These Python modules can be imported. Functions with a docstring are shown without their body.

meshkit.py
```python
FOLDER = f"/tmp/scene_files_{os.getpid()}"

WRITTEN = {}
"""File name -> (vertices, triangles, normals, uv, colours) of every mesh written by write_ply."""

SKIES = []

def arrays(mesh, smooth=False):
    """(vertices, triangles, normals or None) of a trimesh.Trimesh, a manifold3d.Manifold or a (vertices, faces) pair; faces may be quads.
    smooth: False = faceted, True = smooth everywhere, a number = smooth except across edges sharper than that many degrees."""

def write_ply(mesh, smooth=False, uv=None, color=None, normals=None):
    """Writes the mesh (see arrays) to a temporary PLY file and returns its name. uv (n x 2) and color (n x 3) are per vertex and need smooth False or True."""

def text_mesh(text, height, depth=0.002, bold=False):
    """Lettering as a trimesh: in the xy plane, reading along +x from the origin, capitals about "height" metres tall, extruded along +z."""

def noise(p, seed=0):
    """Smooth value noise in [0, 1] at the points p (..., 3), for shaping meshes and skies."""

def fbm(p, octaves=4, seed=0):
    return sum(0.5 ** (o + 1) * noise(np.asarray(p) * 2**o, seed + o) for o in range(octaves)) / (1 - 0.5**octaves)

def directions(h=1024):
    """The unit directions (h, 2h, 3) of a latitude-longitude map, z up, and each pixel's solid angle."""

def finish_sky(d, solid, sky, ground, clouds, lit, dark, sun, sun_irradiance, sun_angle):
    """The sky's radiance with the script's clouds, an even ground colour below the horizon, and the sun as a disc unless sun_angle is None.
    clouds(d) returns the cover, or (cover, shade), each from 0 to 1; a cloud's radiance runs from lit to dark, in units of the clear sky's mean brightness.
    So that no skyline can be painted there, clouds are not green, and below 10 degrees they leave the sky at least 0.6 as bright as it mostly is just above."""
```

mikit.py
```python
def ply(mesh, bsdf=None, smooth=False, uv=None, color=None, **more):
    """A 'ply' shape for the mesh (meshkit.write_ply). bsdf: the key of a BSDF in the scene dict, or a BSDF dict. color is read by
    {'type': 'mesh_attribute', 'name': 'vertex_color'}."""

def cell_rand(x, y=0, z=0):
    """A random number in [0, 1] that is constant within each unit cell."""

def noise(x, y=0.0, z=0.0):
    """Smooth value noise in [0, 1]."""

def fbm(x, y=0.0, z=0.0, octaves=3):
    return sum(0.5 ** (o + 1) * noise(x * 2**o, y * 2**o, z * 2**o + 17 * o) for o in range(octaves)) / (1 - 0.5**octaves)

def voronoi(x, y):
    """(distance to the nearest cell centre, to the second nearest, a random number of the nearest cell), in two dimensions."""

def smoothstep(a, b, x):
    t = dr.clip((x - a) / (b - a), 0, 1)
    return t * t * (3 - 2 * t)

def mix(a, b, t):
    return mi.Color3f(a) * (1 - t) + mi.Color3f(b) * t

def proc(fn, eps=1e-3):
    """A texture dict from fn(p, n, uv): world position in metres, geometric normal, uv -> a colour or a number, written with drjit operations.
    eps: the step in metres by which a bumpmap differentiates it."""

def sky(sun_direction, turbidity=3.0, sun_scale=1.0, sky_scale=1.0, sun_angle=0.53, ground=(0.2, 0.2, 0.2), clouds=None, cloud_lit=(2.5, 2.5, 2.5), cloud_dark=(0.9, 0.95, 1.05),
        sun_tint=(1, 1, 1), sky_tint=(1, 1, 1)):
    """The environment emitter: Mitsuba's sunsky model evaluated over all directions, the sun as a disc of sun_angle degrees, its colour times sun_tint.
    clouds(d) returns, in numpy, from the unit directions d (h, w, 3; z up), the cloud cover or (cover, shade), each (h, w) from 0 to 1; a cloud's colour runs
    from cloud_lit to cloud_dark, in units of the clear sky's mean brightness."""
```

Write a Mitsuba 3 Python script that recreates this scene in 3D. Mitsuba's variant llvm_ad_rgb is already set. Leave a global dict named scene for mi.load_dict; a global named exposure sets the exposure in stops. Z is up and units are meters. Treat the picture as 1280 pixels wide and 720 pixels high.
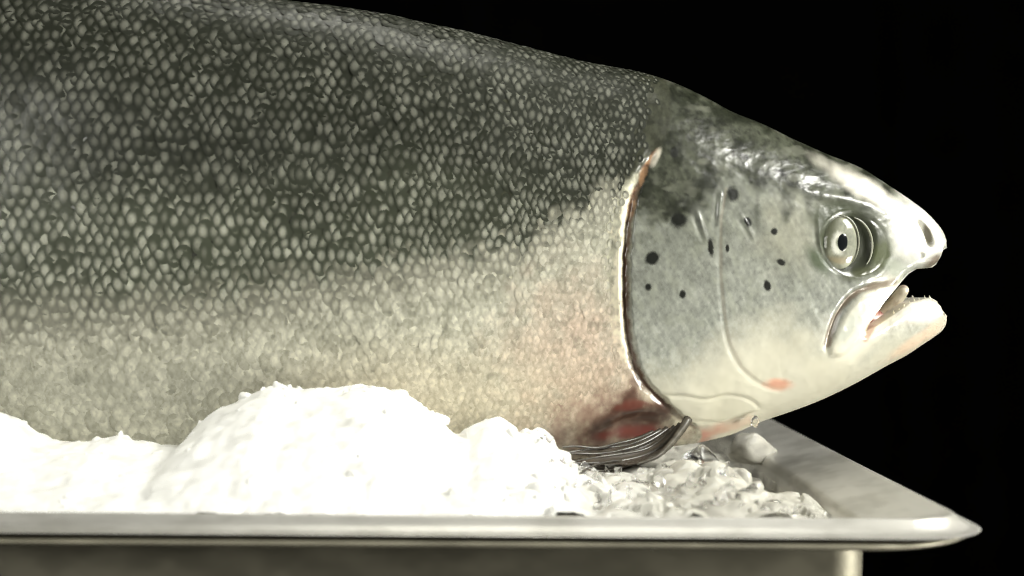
import math
import numpy as np
import trimesh
import manifold3d as m3
import mitsuba as mi
import drjit as dr
import mikit
import meshkit
from mikit import proc, noise, fbm, voronoi, smoothstep, mix, cell_rand
from scipy.spatial import cKDTree
from scipy.interpolate import PchipInterpolator, RegularGridInterpolator

T = mi.ScalarTransform4f
rng = np.random.default_rng(11)
scene, labels = {}, {}
exposure = 0.87

# ------------------------------------------------------------------ camera, light
ZC = 0.25                 # height of the lens above the table
DM = 0.70                 # lens to the middle plane of the fish
FPX = 1750.0              # focal length in pixels of the 1280 wide photograph
ROLL = math.radians(0.40)
scene['camera'] = {
    'type': 'thinlens', 'fov': 2 * math.degrees(math.atan(640 / FPX)), 'fov_axis': 'x', 'near_clip': 0.05, 'far_clip': 20.0,
    'aperture_radius': 0.0036, 'focus_distance': 0.672,
    'to_world': T().look_at(origin=[0, -DM, ZC], target=[0, 0, ZC], up=[-math.sin(ROLL), 0, math.cos(ROLL)]),
}


def softbox(key, pos, aim, w, h, rad, label):
    """a studio lamp with a fabric front and a black shell; its light goes out through the front only"""
    to = T().look_at(origin=pos, target=aim, up=[0, 0, 1])
    front = trimesh.Trimesh([[-w / 2, -h / 2, 0], [w / 2, -h / 2, 0], [w / 2, h / 2, 0], [-w / 2, h / 2, 0]], [[0, 1, 2], [0, 2, 3]])
    scene[key + '__diffuser'] = {**mikit.ply(front, 'lamp_cloth'), 'to_world': to, 'emitter': {'type': 'area', 'radiance': {'type': 'rgb', 'value': list(rad)}}}
    s = [(-w / 2 - .01, -h / 2 - .01, -.004), (w / 2 + .01, -h / 2 - .01, -.004), (w / 2 + .01, h / 2 + .01, -.004), (-w / 2 - .01, h / 2 + .01, -.004),
         (-w / 8, -h / 8, -.25), (w / 8, -h / 8, -.25), (w / 8, h / 8, -.25), (-w / 8, h / 8, -.25)]
    shell = trimesh.convex.convex_hull(np.array(s))
    scene[key + '__shell'] = {**mikit.ply(shell, 'lamp_black'), 'to_world': to}
    labels[key] = {'label': label, 'category': 'lamp'}


scene['lamp_cloth'] = {'type': 'twosided', 'bsdf': {'type': 'diffuse', 'reflectance': {'type': 'rgb', 'value': [.6, .6, .6]}}}
scene['lamp_black'] = {'type': 'twosided', 'bsdf': {'type': 'diffuse', 'reflectance': {'type': 'rgb', 'value': [.02, .02, .02]}}}
softbox('studio_lamp', [0.98, -0.44, ZC + 0.68], [0.10, 0, ZC - .05], 0.42, 0.42, [25, 24.7, 22.8], 'square studio lamp shining from the right of the fish')
softbox('studio_lamp_001', [0.05, 0.06, ZC + 1.10], [0.0, 0, ZC - .05], 0.60, 0.22, [6.5, 6.4, 5.8], 'added unseen lamp above the tray that brightens its rim')  # unseen lamp, added to brighten the front rim
softbox('studio_lamp_002', [-0.90, -1.25, ZC + 0.42], [-0.05, 0, ZC - .05], 0.7, 0.7, [4.5, 4.45, 4.1], 'added unseen fill lamp at the left behind the camera')  # unseen fill, added to lift the flank and the ice
softbox('studio_lamp_003', [0.66, -0.30, ZC - 0.125], [0.12, -.18, ZC - .11], 0.22, 0.12, [40, 39.2, 35.5], 'added unseen low lamp at the right that lights the pan wall')  # unseen lamp, added to light the deep pan's wall


# ------------------------------------------------------------------ helpers
def at(px, py, y=0.0):
    """pixel of the photograph + distance behind the fish's middle plane -> a point of the world"""
    a, b = np.asarray(px, float) - 640, 360 - np.asarray(py, float)
    c, s = math.cos(ROLL), math.sin(ROLL)
    d = (DM + np.asarray(y, float)) / FPX
    return np.stack([(a * c - b * s) * d, np.asarray(y, float) + a * 0, (a * s + b * c) * d + ZC], -1)


def rgb(*v):
    return {'type': 'rgb', 'value': list(v)}


def add(key, mesh, bsdf, smooth=False, **k):
    scene[key] = mikit.ply(mesh, bsdf, smooth, **k)
    return key


def seg_dist(P, poly):
    """distance of the points to the polyline, sign (left of its direction > 0) and the position along it in 0..1"""
    poly = np.asarray(poly, float)
    L = np.concatenate([[0], np.cumsum(np.linalg.norm(np.diff(poly, axis=0), axis=1))])
    best, sg, par = np.full(len(P), 1e9), np.ones(len(P)), np.zeros(len(P))
    for i in range(len(poly) - 1):
        a, d = poly[i], poly[i + 1] - poly[i]
        t = np.clip(((P - a) @ d) / (d @ d), 0, 1)
        q = P - a - t[:, None] * d
        r = np.hypot(q[:, 0], q[:, 1])
        m = r < best
        cr = d[0] * (P[:, 1] - a[1]) - d[1] * (P[:, 0] - a[0])
        best = np.where(m, r, best)
        sg = np.where(m, np.sign(cr), sg)
        par = np.where(m, (L[i] + t * (L[i + 1] - L[i])) / L[-1], par)
    return best, sg, par


def curve(pts, n=60):
    """smooth curve through the points"""
    p = np.asarray(pts, float)
    s = np.concatenate([[0], np.cumsum(np.linalg.norm(np.diff(p, axis=0), axis=1))])
    return PchipInterpolator(s, p)(np.linspace(0, s[-1], n))


def inside(P, poly):
    poly = np.asarray(poly, float)
    c = np.zeros(len(P), bool)
    for a, b in zip(poly, np.roll(poly, -1, axis=0)):
        if a[1] == b[1]:
            continue
        c ^= ((a[1] > P[:, 1]) != (b[1] > P[:, 1])) & (P[:, 0] < (b[0] - a[0]) * (P[:, 1] - a[1]) / (b[1] - a[1]) + a[0])
    return c


def poly_sd(P, poly):
    """signed distance to a closed polygon, > 0 inside"""
    d, _, _ = seg_dist(P, np.vstack([poly, poly[:1]]))
    return np.where(inside(P, poly), d, -d)


def sst(a, b, x):
    t = np.clip((x - a) / (b - a), 0, 1)
    return t * t * (3 - 2 * t)


def tube(points, radii, sides=8, flat=1.0):
    p = np.asarray(points, float)
    r = np.broadcast_to(radii, (len(p),))
    t = np.gradient(p, axis=0)
    t /= np.linalg.norm(t, axis=1, keepdims=True) + 1e-12
    a = np.cross(t, [0, 1.0, 0])
    a /= np.linalg.norm(a, axis=1, keepdims=True) + 1e-12
    b = np.cross(t, a)
    an = np.arange(sides) * 2 * np.pi / sides
    v = p[:, None] + r[:, None, None] * (np.cos(an)[None, :, None] * a[:, None] + flat * np.sin(an)[None, :, None] * b[:, None])
    v = np.vstack([v.reshape(-1, 3), p[:1], p[-1:]])
    f = []
    n = len(p)
    for i in range(n - 1):
        for j in range(sides):
            k = (j + 1) % sides
            f += [[i * sides + j, i * sides + k, (i + 1) * sides + k], [i * sides + j, (i + 1) * sides + k, (i + 1) * sides + j]]
    for j in range(sides):
        k = (j + 1) % sides
        f += [[n * sides, j, k][::-1], [n * sides + 1, (n - 1) * sides + j, (n - 1) * sides + k]]
    m = trimesh.Trimesh(v, f, process=False)
    if m.volume < 0:
        m.invert()
    return m


# ------------------------------------------------------------------ setting
scene['black_cloth'] = {'type': 'twosided', 'bsdf': {'type': 'diffuse', 'reflectance': proc(lambda p, n, uv: mi.Color3f(0.0022) * (0.7 + 0.6 * fbm(p.x * 9, p.y * 9, p.z * 9)))}}
xs, zs = np.linspace(-2.6, 2.6, 160), np.linspace(-0.6, 2.4, 12)
bx, bz = np.meshgrid(xs, zs, indexing='ij')
by = 2.2 + 0.03 * np.sin(bx * 17) + 0.02 * np.sin(bx * 31 + bz)
bv = np.stack([bx, by, bz], -1).reshape(-1, 3)
ii, jj = np.meshgrid(np.arange(159), np.arange(11), indexing='ij')
q = np.stack([ii * 12 + jj, ii * 12 + jj + 1, (ii + 1) * 12 + jj + 1, (ii + 1) * 12 + jj], -1).reshape(-1, 4)
add('backdrop', (bv, q), 'black_cloth', True)
labels['backdrop'] = {'label': 'unlit black cloth hanging far behind the fish', 'kind': 'structure', 'category': 'backdrop'}
tb = trimesh.creation.box([0.92, 0.62, 0.03])
tb.apply_translation([-0.18, 0.03, -0.015])
add('table_top', tb, 'black_cloth')
labels['table_top'] = {'label': 'black table top under the pans', 'kind': 'structure', 'category': 'table'}

# ------------------------------------------------------------------ pans
X0, X1, Y0, Y1 = -0.66, 0.1595, -0.174, 0.30       # the inner wall's rectangle at the rim
ZR = at(640, 644, -0.182)[2]                        # top of the rim


def pan(profile, R=0.012, per=14):
    """sweeps the profile (offset outwards, height) round a rectangle with round corners; a closed profile"""
    prof = np.asarray(profile, float)
    ring = []
    for cx, cy, a0 in ((X1 - R, Y1 - R, 0), (X0 + R, Y1 - R, 90), (X0 + R, Y0 + R, 180), (X1 - R, Y0 + R, 270)):
        for k in range(per + 1):
            a = math.radians(a0 + 90 * k / per)
            ring.append((cx, cy, math.cos(a), math.sin(a)))
    ring = np.array(ring)
    v = np.empty((len(ring), len(prof), 3))
    rad = np.maximum(R + prof[:, 0], 0.0150)
    shift = prof[:, 0] - (rad - R)
    sx, sy = np.sign(ring[:, 0] - (X0 + X1) / 2), np.sign(ring[:, 1] - (Y0 + Y1) / 2)
    v[..., 0] = ring[:, None, 0] + sx[:, None] * shift + rad * ring[:, None, 2]
    v[..., 1] = ring[:, None, 1] + sy[:, None] * shift + rad * ring[:, None, 3]
    v[..., 2] = prof[:, 1]
    n, k = len(ring), len(prof)
    i, j = np.meshgrid(np.arange(n), np.arange(k), indexing='ij')
    i2, j2 = (i + 1) % n, (j + 1) % k
    quad = np.stack([i * k + j, i2 * k + j, i2 * k + j2, i * k + j2], -1).reshape(-1, 4)
    return v.reshape(-1, 3), quad, n, k


def closed_pan(profile, floor_in, floor_out, **kw):
    """profile runs from the floor's edge inside, over the rim, to the floor's edge outside; both floors are closed by fans"""
    v, quad, n, k = pan(profile, **kw)
    keep = (quad[:, 0] % k) != (k - 1)
    f = np.vstack([quad[keep][:, [0, 1, 2]], quad[keep][:, [0, 2, 3]]])
    c = [[(X0 + X1) / 2, (Y0 + Y1) / 2, floor_in], [(X0 + X1) / 2, (Y0 + Y1) / 2, floor_out]]
    a = len(v)
    fan = [[a, i * k, ((i + 1) % n) * k] for i in range(n)] + [[a + 1, ((i + 1) % n) * k + k - 1, i * k + k - 1] for i in range(n)]
    m = trimesh.Trimesh(np.vstack([v, c]), np.vstack([f, fan]), process=False)
    if m.volume < 0:
        m.invert()
    return m


def arc(cx, cz, r, a0, a1, n=6):
    return [(cx + r * math.cos(math.radians(a)), cz + r * math.sin(math.radians(a))) for a in np.linspace(a0, a1, n)]


TD = 0.034   # depth of the tray
tray_prof = ([(-0.034, ZR - TD)] + arc(-0.032, ZR - TD + 0.006, 0.006, 270, 340, 5) + [(-0.0222, ZR - 0.0125)] + arc(-0.0155, ZR - 0.0125, 0.0060, 165, 110, 5)
             + [(-0.006, ZR - 0.0040), (0.0060, ZR - 0.0006)] + arc(0.0088, ZR - 0.0018, 0.0018, 110, 40, 6) + [(0.0120, ZR - 0.0030), (0.0142, ZR - 0.0044)] + arc(0.0162, ZR - 0.0032, 0.0020, 225, 275, 4)
             + [(0.0190, ZR - 0.0053), (0.0197, ZR - 0.0058), (0.0190, ZR - 0.0063)]
             + [(0.0160, ZR - 0.0061), (0.0135, ZR - 0.0055), (0.0110, ZR - 0.0036), (0.0088, ZR - 0.0012), (0.0060, ZR - 0.0018), (-0.006, ZR - 0.0051), (-0.0165, ZR - 0.0076), (-0.0200, ZR - 0.0100), (-0.0216, ZR - 0.0150)]
             + [(-0.0254, ZR - TD + 0.005), (-0.0275, ZR - TD + .0002), (-0.033, ZR - TD - 0.0012)])
scene['steel'] = {'type': 'twosided', 'bsdf': {
    'type': 'principled', 'metallic': 0.7, 'specular': 0.5,
    'base_color': proc(lambda p, n, uv: mix((0.56, 0.55, 0.51), (0.45, 0.44, 0.40), smoothstep(0.35, 0.75, fbm(p.x * 60, p.y * 60, p.z * 200)))),
    'roughness': proc(lambda p, n, uv: 0.32 + 0.16 * fbm(p.x * 26, p.y * 26, p.z * 90) + 0.08 * noise(p.x * 900, p.y * 40, p.z * 500))}}
add('serving_tray', closed_pan(tray_prof, ZR - TD, ZR - TD - 0.0012), 'steel', 35)
labels['serving_tray'] = {'label': 'shallow steel tray with a rounded rim holding the ice and the fish', 'category': 'tray'}
Z2 = ZR - 0.0076
deep_prof = ([(-0.044, 0.004), (-0.0275, 0.010), (-0.0205, Z2 - 0.052), (-0.0201, Z2 - 0.004), (-0.0175, Z2 - 0.0006), (0.016, Z2 - 0.0002), (0.0198, Z2 - 0.0003)]
             + arc(0.0200, Z2 - 0.0014, 0.0011, 80, -80, 6) + [(0.016, Z2 - 0.0025), (-0.0165, Z2 - 0.0027), (-0.0190, Z2 - 0.0052), (-0.0194, Z2 - 0.053), (-0.0262, 0.010), (-0.034, 0.0032), (-0.043, 0.0024)])
scene['dull_steel'] = {'type': 'twosided', 'bsdf': {'type': 'principled', 'metallic': 0.55, 'specular': 0.4,
    'base_color': proc(lambda p, n, uv: mix((0.24, 0.225, 0.17), (0.16, 0.15, 0.112), smoothstep(0.3, 0.75, fbm(p.x * 45, p.y * 45, p.z * 60)))),
    'roughness': proc(lambda p, n, uv: 0.42 + 0.15 * fbm(p.x * 30, p.y * 30, p.z * 40))}}
add('deep_pan', closed_pan(deep_prof, 0.004, 0.0024, R=0.034), 'dull_steel', 35)
labels['deep_pan'] = {'label': 'deep steel pan with straight walls standing under the shallow tray', 'category': 'pan'}

# ------------------------------------------------------------------ the fish: profile
# (pixel x, top y, bottom y, half thickness in mm)
PROF = np.array([
    (-1180, 150, 480, 1.2), (-1130, 180, 450, 2.0), (-1060, 215, 415, 5.0), (-980, 225, 405, 11), (-850, 190, 440, 20), (-650, 105, 520, 38), (-400, 20, 590, 53),
    (-160, -26, 628, 62), (0, -24, 632, 64), (150, -18, 628, 64), (250, -6, 622, 63), (330, 4, 616, 62), (450, 18, 607, 61), (530, 33, 600, 60), (600, 48, 594, 58), (680, 68, 584, 55),
    (740, 82, 575, 53), (800, 92, 562, 51.5), (830, 101, 557, 50.5), (870, 118, 551, 48.5), (910, 139, 541, 46), (950, 155, 524, 43.5), (990, 174, 510, 41), (1030, 191, 494, 37.5),
    (1070, 207, 474, 33.5), (1100, 225, 457, 29.5), (1130, 244, 441, 24.5), (1150, 258, 428, 20), (1165, 272, 418, 15.5), (1175, 284, 411, 11), (1180, 295, 405, 7.5), (1183, 306, 398, 3.5)])
U_ = (PROF[:, 0] - 640) / FPX * DM
_top = PchipInterpolator(U_, (360 - PROF[:, 1]) / FPX * DM)
_bot = PchipInterpolator(U_, (360 - PROF[:, 2]) / FPX * DM)
_wid = PchipInterpolator(U_, PROF[:, 3] / 1000)
UMIN, UMAX = U_[0], U_[-1]
NEXP = 2.45


def section(X):
    t, b = _top(X), _bot(X)
    return (t + b) / 2, (t - b) / 2, _wid(X)


def depth(X, V):
    """half thickness of the fish at length X and height V (V = 0 at the lens's height)"""
    c, h, w = section(np.clip(X, UMIN, UMAX))
    t = np.clip(np.abs((V - c) / h), 0, 1)
    return w * (1 - t ** NEXP) ** (1 / NEXP)


def onfish(pts):
    """pixels -> (length, height) on the near flank"""
    pts = np.asarray(pts, float).reshape(-1, 2)
    y = np.full(len(pts), -0.04)
    for _ in range(8):
        P = at(pts[:, 0], pts[:, 1], y)
        y = -depth(P[:, 0], P[:, 2] - ZC)
    return np.stack([P[:, 0], P[:, 2] - ZC], -1)


K = 0.4e-3 * 0.94      # metres of one photograph pixel on the near flank
gill = onfish(curve([(826, 186), (812, 208), (796, 245), (788, 290), (785, 340), (786, 385), (791, 430), (800, 462), (814, 484), (832, 500), (852, 520), (878, 540)], 70))
preop = onfish(curve([(908, 236), (901, 280), (901, 330), (905, 390), (912, 430), (928, 460), (950, 478), (975, 486), (990, 478)], 50))
inter1 = onfish(curve([(824, 491), (855, 492), (880, 496), (910, 492), (935, 497), (955, 513)], 30))
inter2 = onfish(curve([(838, 515), (870, 524), (900, 527), (928, 518), (953, 512)], 30))
maxil = onfish(np.vstack([curve([(1124, 356), (1095, 362), (1075, 368), (1058, 384), (1044, 410), (1034, 436)], 24), curve([(1034, 436), (1037, 446), (1048, 447), (1062, 438), (1080, 420)], 14)[1:],
                          curve([(1080, 420), (1094, 398), (1108, 380), (1124, 356)], 14)[1:-1]]))
max_line = onfish(curve([(1112, 352), (1092, 358), (1071, 365), (1053, 383), (1040, 410), (1033, 436), (1040, 447), (1054, 445)], 50))
gap = onfish([(1084, 414), (1097, 395), (1110, 377), (1121, 364), (1131, 352), (1140, 342), (1150, 336), (1163, 335), (1170, 334), (1176, 330), (1181, 322), (1184, 312)])
gap_low = onfish([(1185, 394), (1182, 385), (1177, 377), (1168, 372), (1158, 373), (1148, 376), (1139, 379), (1128, 387), (1115, 396), (1100, 406), (1090, 411)])
gap_poly = np.vstack([gap, [[UMAX + .004, gap[-1, 1] + .003], [UMAX + .03, gap[-1, 1] + .004], [UMAX + .03, gap_low[0, 1] - .004], [UMAX + .004, gap_low[0, 1] - .003]], gap_low])
EYE = onfish([(1058, 303)])[0]
nostril = onfish(curve([(1150, 277), (1156, 287), (1163, 303)], 12))
crease = [onfish(curve(c, 20)) for c in ([(870, 262), (876, 280), (884, 304)], [(902, 236), (899, 265), (898, 292)], [(921, 262), (934, 282), (945, 305)], [(1022, 270), (1025, 300), (1040, 330), (1060, 343)])]
supra = onfish(curve([(985, 225), (1020, 243), (1060, 250), (1095, 262), (1120, 285)], 30))
shoulder = onfish(curve([(781, 250), (775, 300), (773, 350), (777, 400), (785, 440)], 30))
PIT = onfish([(792, 540)])[0]


def relief(X, V):
    """how far the skin stands out (metres) at length X, height V of the flank"""
    P = np.stack([X, V], -1)
    D = np.zeros(len(P))
    # gill cover: a plate whose hind edge stands proud of the shoulder
    d, s, t = seg_dist(P, gill)
    sd = np.where(s > 0, d, -d) / K + 5.0 * (meshkit.fbm(np.stack([X, V, X * 0], -1) * 260, 3, 17) - .5)
    win = sst(0.0, 0.05, t) * sst(1.0, 0.93, t)
    D += win * (0.0019 * sst(0.0, 0.35, t) * sst(-1.0, 4.0, sd) * np.exp(-np.maximum(sd, 0) / 60) - 0.0017 * np.exp(-((sd + 4.5) / 4.5) ** 2) + 0.0005 * sst(.7, .5, t) * np.exp(-((sd + 15) / 6) ** 2))
    # cheek plate
    d, s, t = seg_dist(P, preop)
    sd = np.where(s > 0, d, -d) / K
    win = sst(0.0, 0.12, t) * sst(1.0, 0.9, t)
    D += win * (0.0002 * sst(-3, 9, sd) * np.exp(-np.maximum(sd, 0) / 35) - 0.0003 * np.exp(-((sd + 2) / 3.0) ** 2))
    for line in (inter1, inter2):
        d, s, t = seg_dist(P, line)
        sd = np.where(s > 0, d, -d) / K
        D += sst(0, 0.1, t) * sst(1, 0.9, t) * (0.0005 * sst(-3, 5, sd) * np.exp(-np.maximum(sd, 0) / 14) - 0.0004 * np.exp(-((sd + 2) / 2.2) ** 2))
    # upper jaw plate
    sd = poly_sd(P, maxil) / K
    D += 0.0012 * sst(-2, 8, sd)
    d, s, t = seg_dist(P, max_line)
    D -= 0.0016 * np.exp(-(d / K / 3.8) ** 2) * sst(0, .2, t) * sst(.92, .6, t)
    # lips rolled in towards the mouth gap
    sd = poly_sd(P, gap_poly) / K
    r = 13.0
    e = np.clip(r + sd, 0, r)
    D -= K * 1.0 * (r - np.sqrt(np.maximum(r * r - e * e, 0)))
    # eye socket, its rim and the folds in front of it
    q = (P - EYE) / K
    ca, sa = math.cos(0.25), math.sin(0.25)
    qx, qy = q[:, 0] * ca - q[:, 1] * sa, q[:, 0] * sa + q[:, 1] * ca
    re = np.hypot((qx - 3) / 34, qy / 37)
    D += -0.0028 * sst(1.2, 0.72, re) + 0.0000 * np.exp(-((re - 1.13) / 0.10) ** 2)
    re2 = np.hypot((qx - 16) / 42, qy / 40)
    D += 0.0001 * np.exp(-((re2 - 1.08) / 0.06) ** 2) * sst(0, 20, qx) - 0.0002 * np.exp(-((re2 - 0.95) / 0.06) ** 2) * sst(5, 25, qx)
    # nostrils
    d, s, t = seg_dist(P, nostril)
    wdt = 3.2 + 2.0 * t
    D += -0.0030 * np.exp(-(d / K / wdt) ** 4) + 0.0005 * np.exp(-((d / K - 8) / 3) ** 2)
    d = np.linalg.norm(P - onfish([(1153, 319)])[0], axis=1) / K
    D += -0.0016 * np.exp(-(d / 4) ** 4)
    for line, a, wd in zip(crease, (.0009, .0008, .0005, .0007), (3.0, 3.0, 3.0, 3.5)):
        d, s, t = seg_dist(P, line)
        D += a * np.exp(-(d / K / wd) ** 2) * np.sin(np.pi * np.clip(t, .02, .98)) - 0.6 * a * np.exp(-((d / K * s + 5) / 3) ** 2) * np.sin(np.pi * np.clip(t, .02, .98))
    d, s, t = seg_dist(P, supra)
    D += 0.0012 * np.exp(-(d / K / 9) ** 2) * np.sin(np.pi * np.clip(t, .02, .98))
    d, s, t = seg_dist(P, shoulder)
    D += 0.0012 * np.exp(-(d / K / 6) ** 2) * np.sin(np.pi * np.clip(t, .02, .98))
    # hollow at the root of the breast fin
    d = (P - PIT) / K
    D -= 0.0085 * np.exp(-((d[:, 0] - 5 + 0.35 * d[:, 1]) / 48) ** 2 - ((d[:, 1] - 0.18 * d[:, 0]) / 19) ** 2)
    # soft unevenness of wet skin and skull
    p3 = np.stack([X, V, X * 0], -1)
    head = sst(onfish([(770, 300)])[0, 0], onfish([(850, 300)])[0, 0], X)
    D += head * (0.00055 * (meshkit.fbm(p3 * 110, 3, 3) - .5) + 0.00014 * (meshkit.fbm(p3 * 420, 3, 5) - .5))
    upper = sst(onfish([(900, 260)])[0, 1], onfish([(900, 200)])[0, 1], V + 0.25 * np.maximum(X - onfish([(940, 250)])[0, 0], 0) / 0.6)
    D += head * upper * (0.00034 * (meshkit.fbm(p3 * np.array([130, 240, 1]), 3, 9) - .5))
    D += (1 - head) * 0.0009 * (meshkit.fbm(p3 * 70, 3, 21) - .5)
    return D


# ------------------------------------------------------------------ the fish: body mesh
NTH = 860
head_x = onfish([(772, 300)])[0, 0]
xa = np.linspace(UMIN, head_x, 230)[:-1]
xb = head_x + (UMAX - head_x) * np.sin(np.linspace(0, 1, 330) * np.pi / 2) ** 1.0
xb = np.interp(np.linspace(0, 1, 360), np.linspace(0, 1, 330), head_x + (UMAX - head_x) * (1 - (1 - np.linspace(0, 1, 330)) ** 1.35))
XS = np.concatenate([xa, xb])
# rings spaced evenly along their arc
th = np.linspace(0, 2 * np.pi, 2400, endpoint=False)


def ring_points(X, cs, sn):
    c, h, w = section(X)
    e = 2 / NEXP
    return np.stack([np.sign(cs) * np.abs(cs) ** e * -w, c + h * np.sign(sn) * np.abs(sn) ** e], -1)


V3 = np.empty((len(XS), NTH, 3))
for i, X in enumerate(XS):
    yz = ring_points(X, np.cos(th), np.sin(th))
    yz = np.vstack([yz, yz[:1]])
    L = np.concatenate([[0], np.cumsum(np.hypot(*np.diff(yz, axis=0).T) + 1e-9)])
    s = np.linspace(0, L[-1], NTH, endpoint=False)
    V3[i, :, 0] = X
    V3[i, :, 1] = np.interp(s, L, yz[:, 0])
    V3[i, :, 2] = np.interp(s, L, yz[:, 1])
ii, jj = np.meshgrid(np.arange(len(XS) - 1), np.arange(NTH), indexing='ij')
j2 = (jj + 1) % NTH
quad = np.stack([ii * NTH + jj, (ii + 1) * NTH + jj, (ii + 1) * NTH + j2, ii * NTH + j2], -1).reshape(-1, 4)
vv = V3.reshape(-1, 3)
n0 = len(vv)
ends = [[UMIN - .001, 0, V3[0, :, 2].mean()], [UMAX + 0.0006, 0, V3[-1, :, 2].mean()]]
cap = [[n0, j, (j + 1) % NTH] for j in range(NTH)] + [[n0 + 1, (len(XS) - 1) * NTH + (j + 1) % NTH, (len(XS) - 1) * NTH + j] for j in range(NTH)]
body = trimesh.Trimesh(np.vstack([vv, ends]), np.vstack([quad[:, [0, 1, 2]], quad[:, [0, 2, 3]], cap]), process=False)
if body.volume < 0:
    body.invert()
nrm = np.array(body.vertex_normals)
bv = np.array(body.vertices)
fade = np.clip(np.abs(nrm[:, 1]) * 2.2, 0, 1)
D = relief(bv[:, 0], bv[:, 2]) * fade
D[:n0] *= sst(0, 0.004, np.abs(bv[:n0, 1]))
bv += nrm * D[:, None]
bv[:, 2] += ZC
near = (bv[:, 1] < 0) & (bv[:, 0] > -0.40)
SURF = cKDTree(bv[near])
SURFN, SURFP = nrm[near], bv[near]
solid = m3.Manifold(m3.Mesh(vert_properties=bv.astype(np.float32), tri_verts=np.asarray(body.faces, np.uint32)))
gp = gap_poly + [0, ZC]
cs = m3.CrossSection([gp[::-1] if np.linalg.det([gp[1] - gp[0], gp[3] - gp[0]]) > 0 else gp], m3.FillRule.NonZero)
cut = m3.Manifold.extrude(cs, 0.2).translate([0, 0, -0.1]).rotate([90, 0, 0])
mouth_cut = solid - cut
if mouth_cut.volume() < 0.5 * abs(solid.volume()) or mouth_cut.is_empty():
    print('mouth cut failed', solid.status(), solid.volume(), cut.volume())
print('solid', solid.status(), solid.volume(), mouth_cut.volume(), cut.volume(), mouth_cut.num_tri())


def ramp(pts):
    """piecewise linear function of x, for the materials"""
    pts = sorted([tuple(map(float, p)) for p in pts])

    def f(x):
        y = mi.Float(pts[0][1])
        for (a, c), (b, d) in zip(pts, pts[1:]):
            y = y + (d - c) / (b - a) * dr.clip(x - a, 0, b - a)
        return y
    return f


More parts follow.
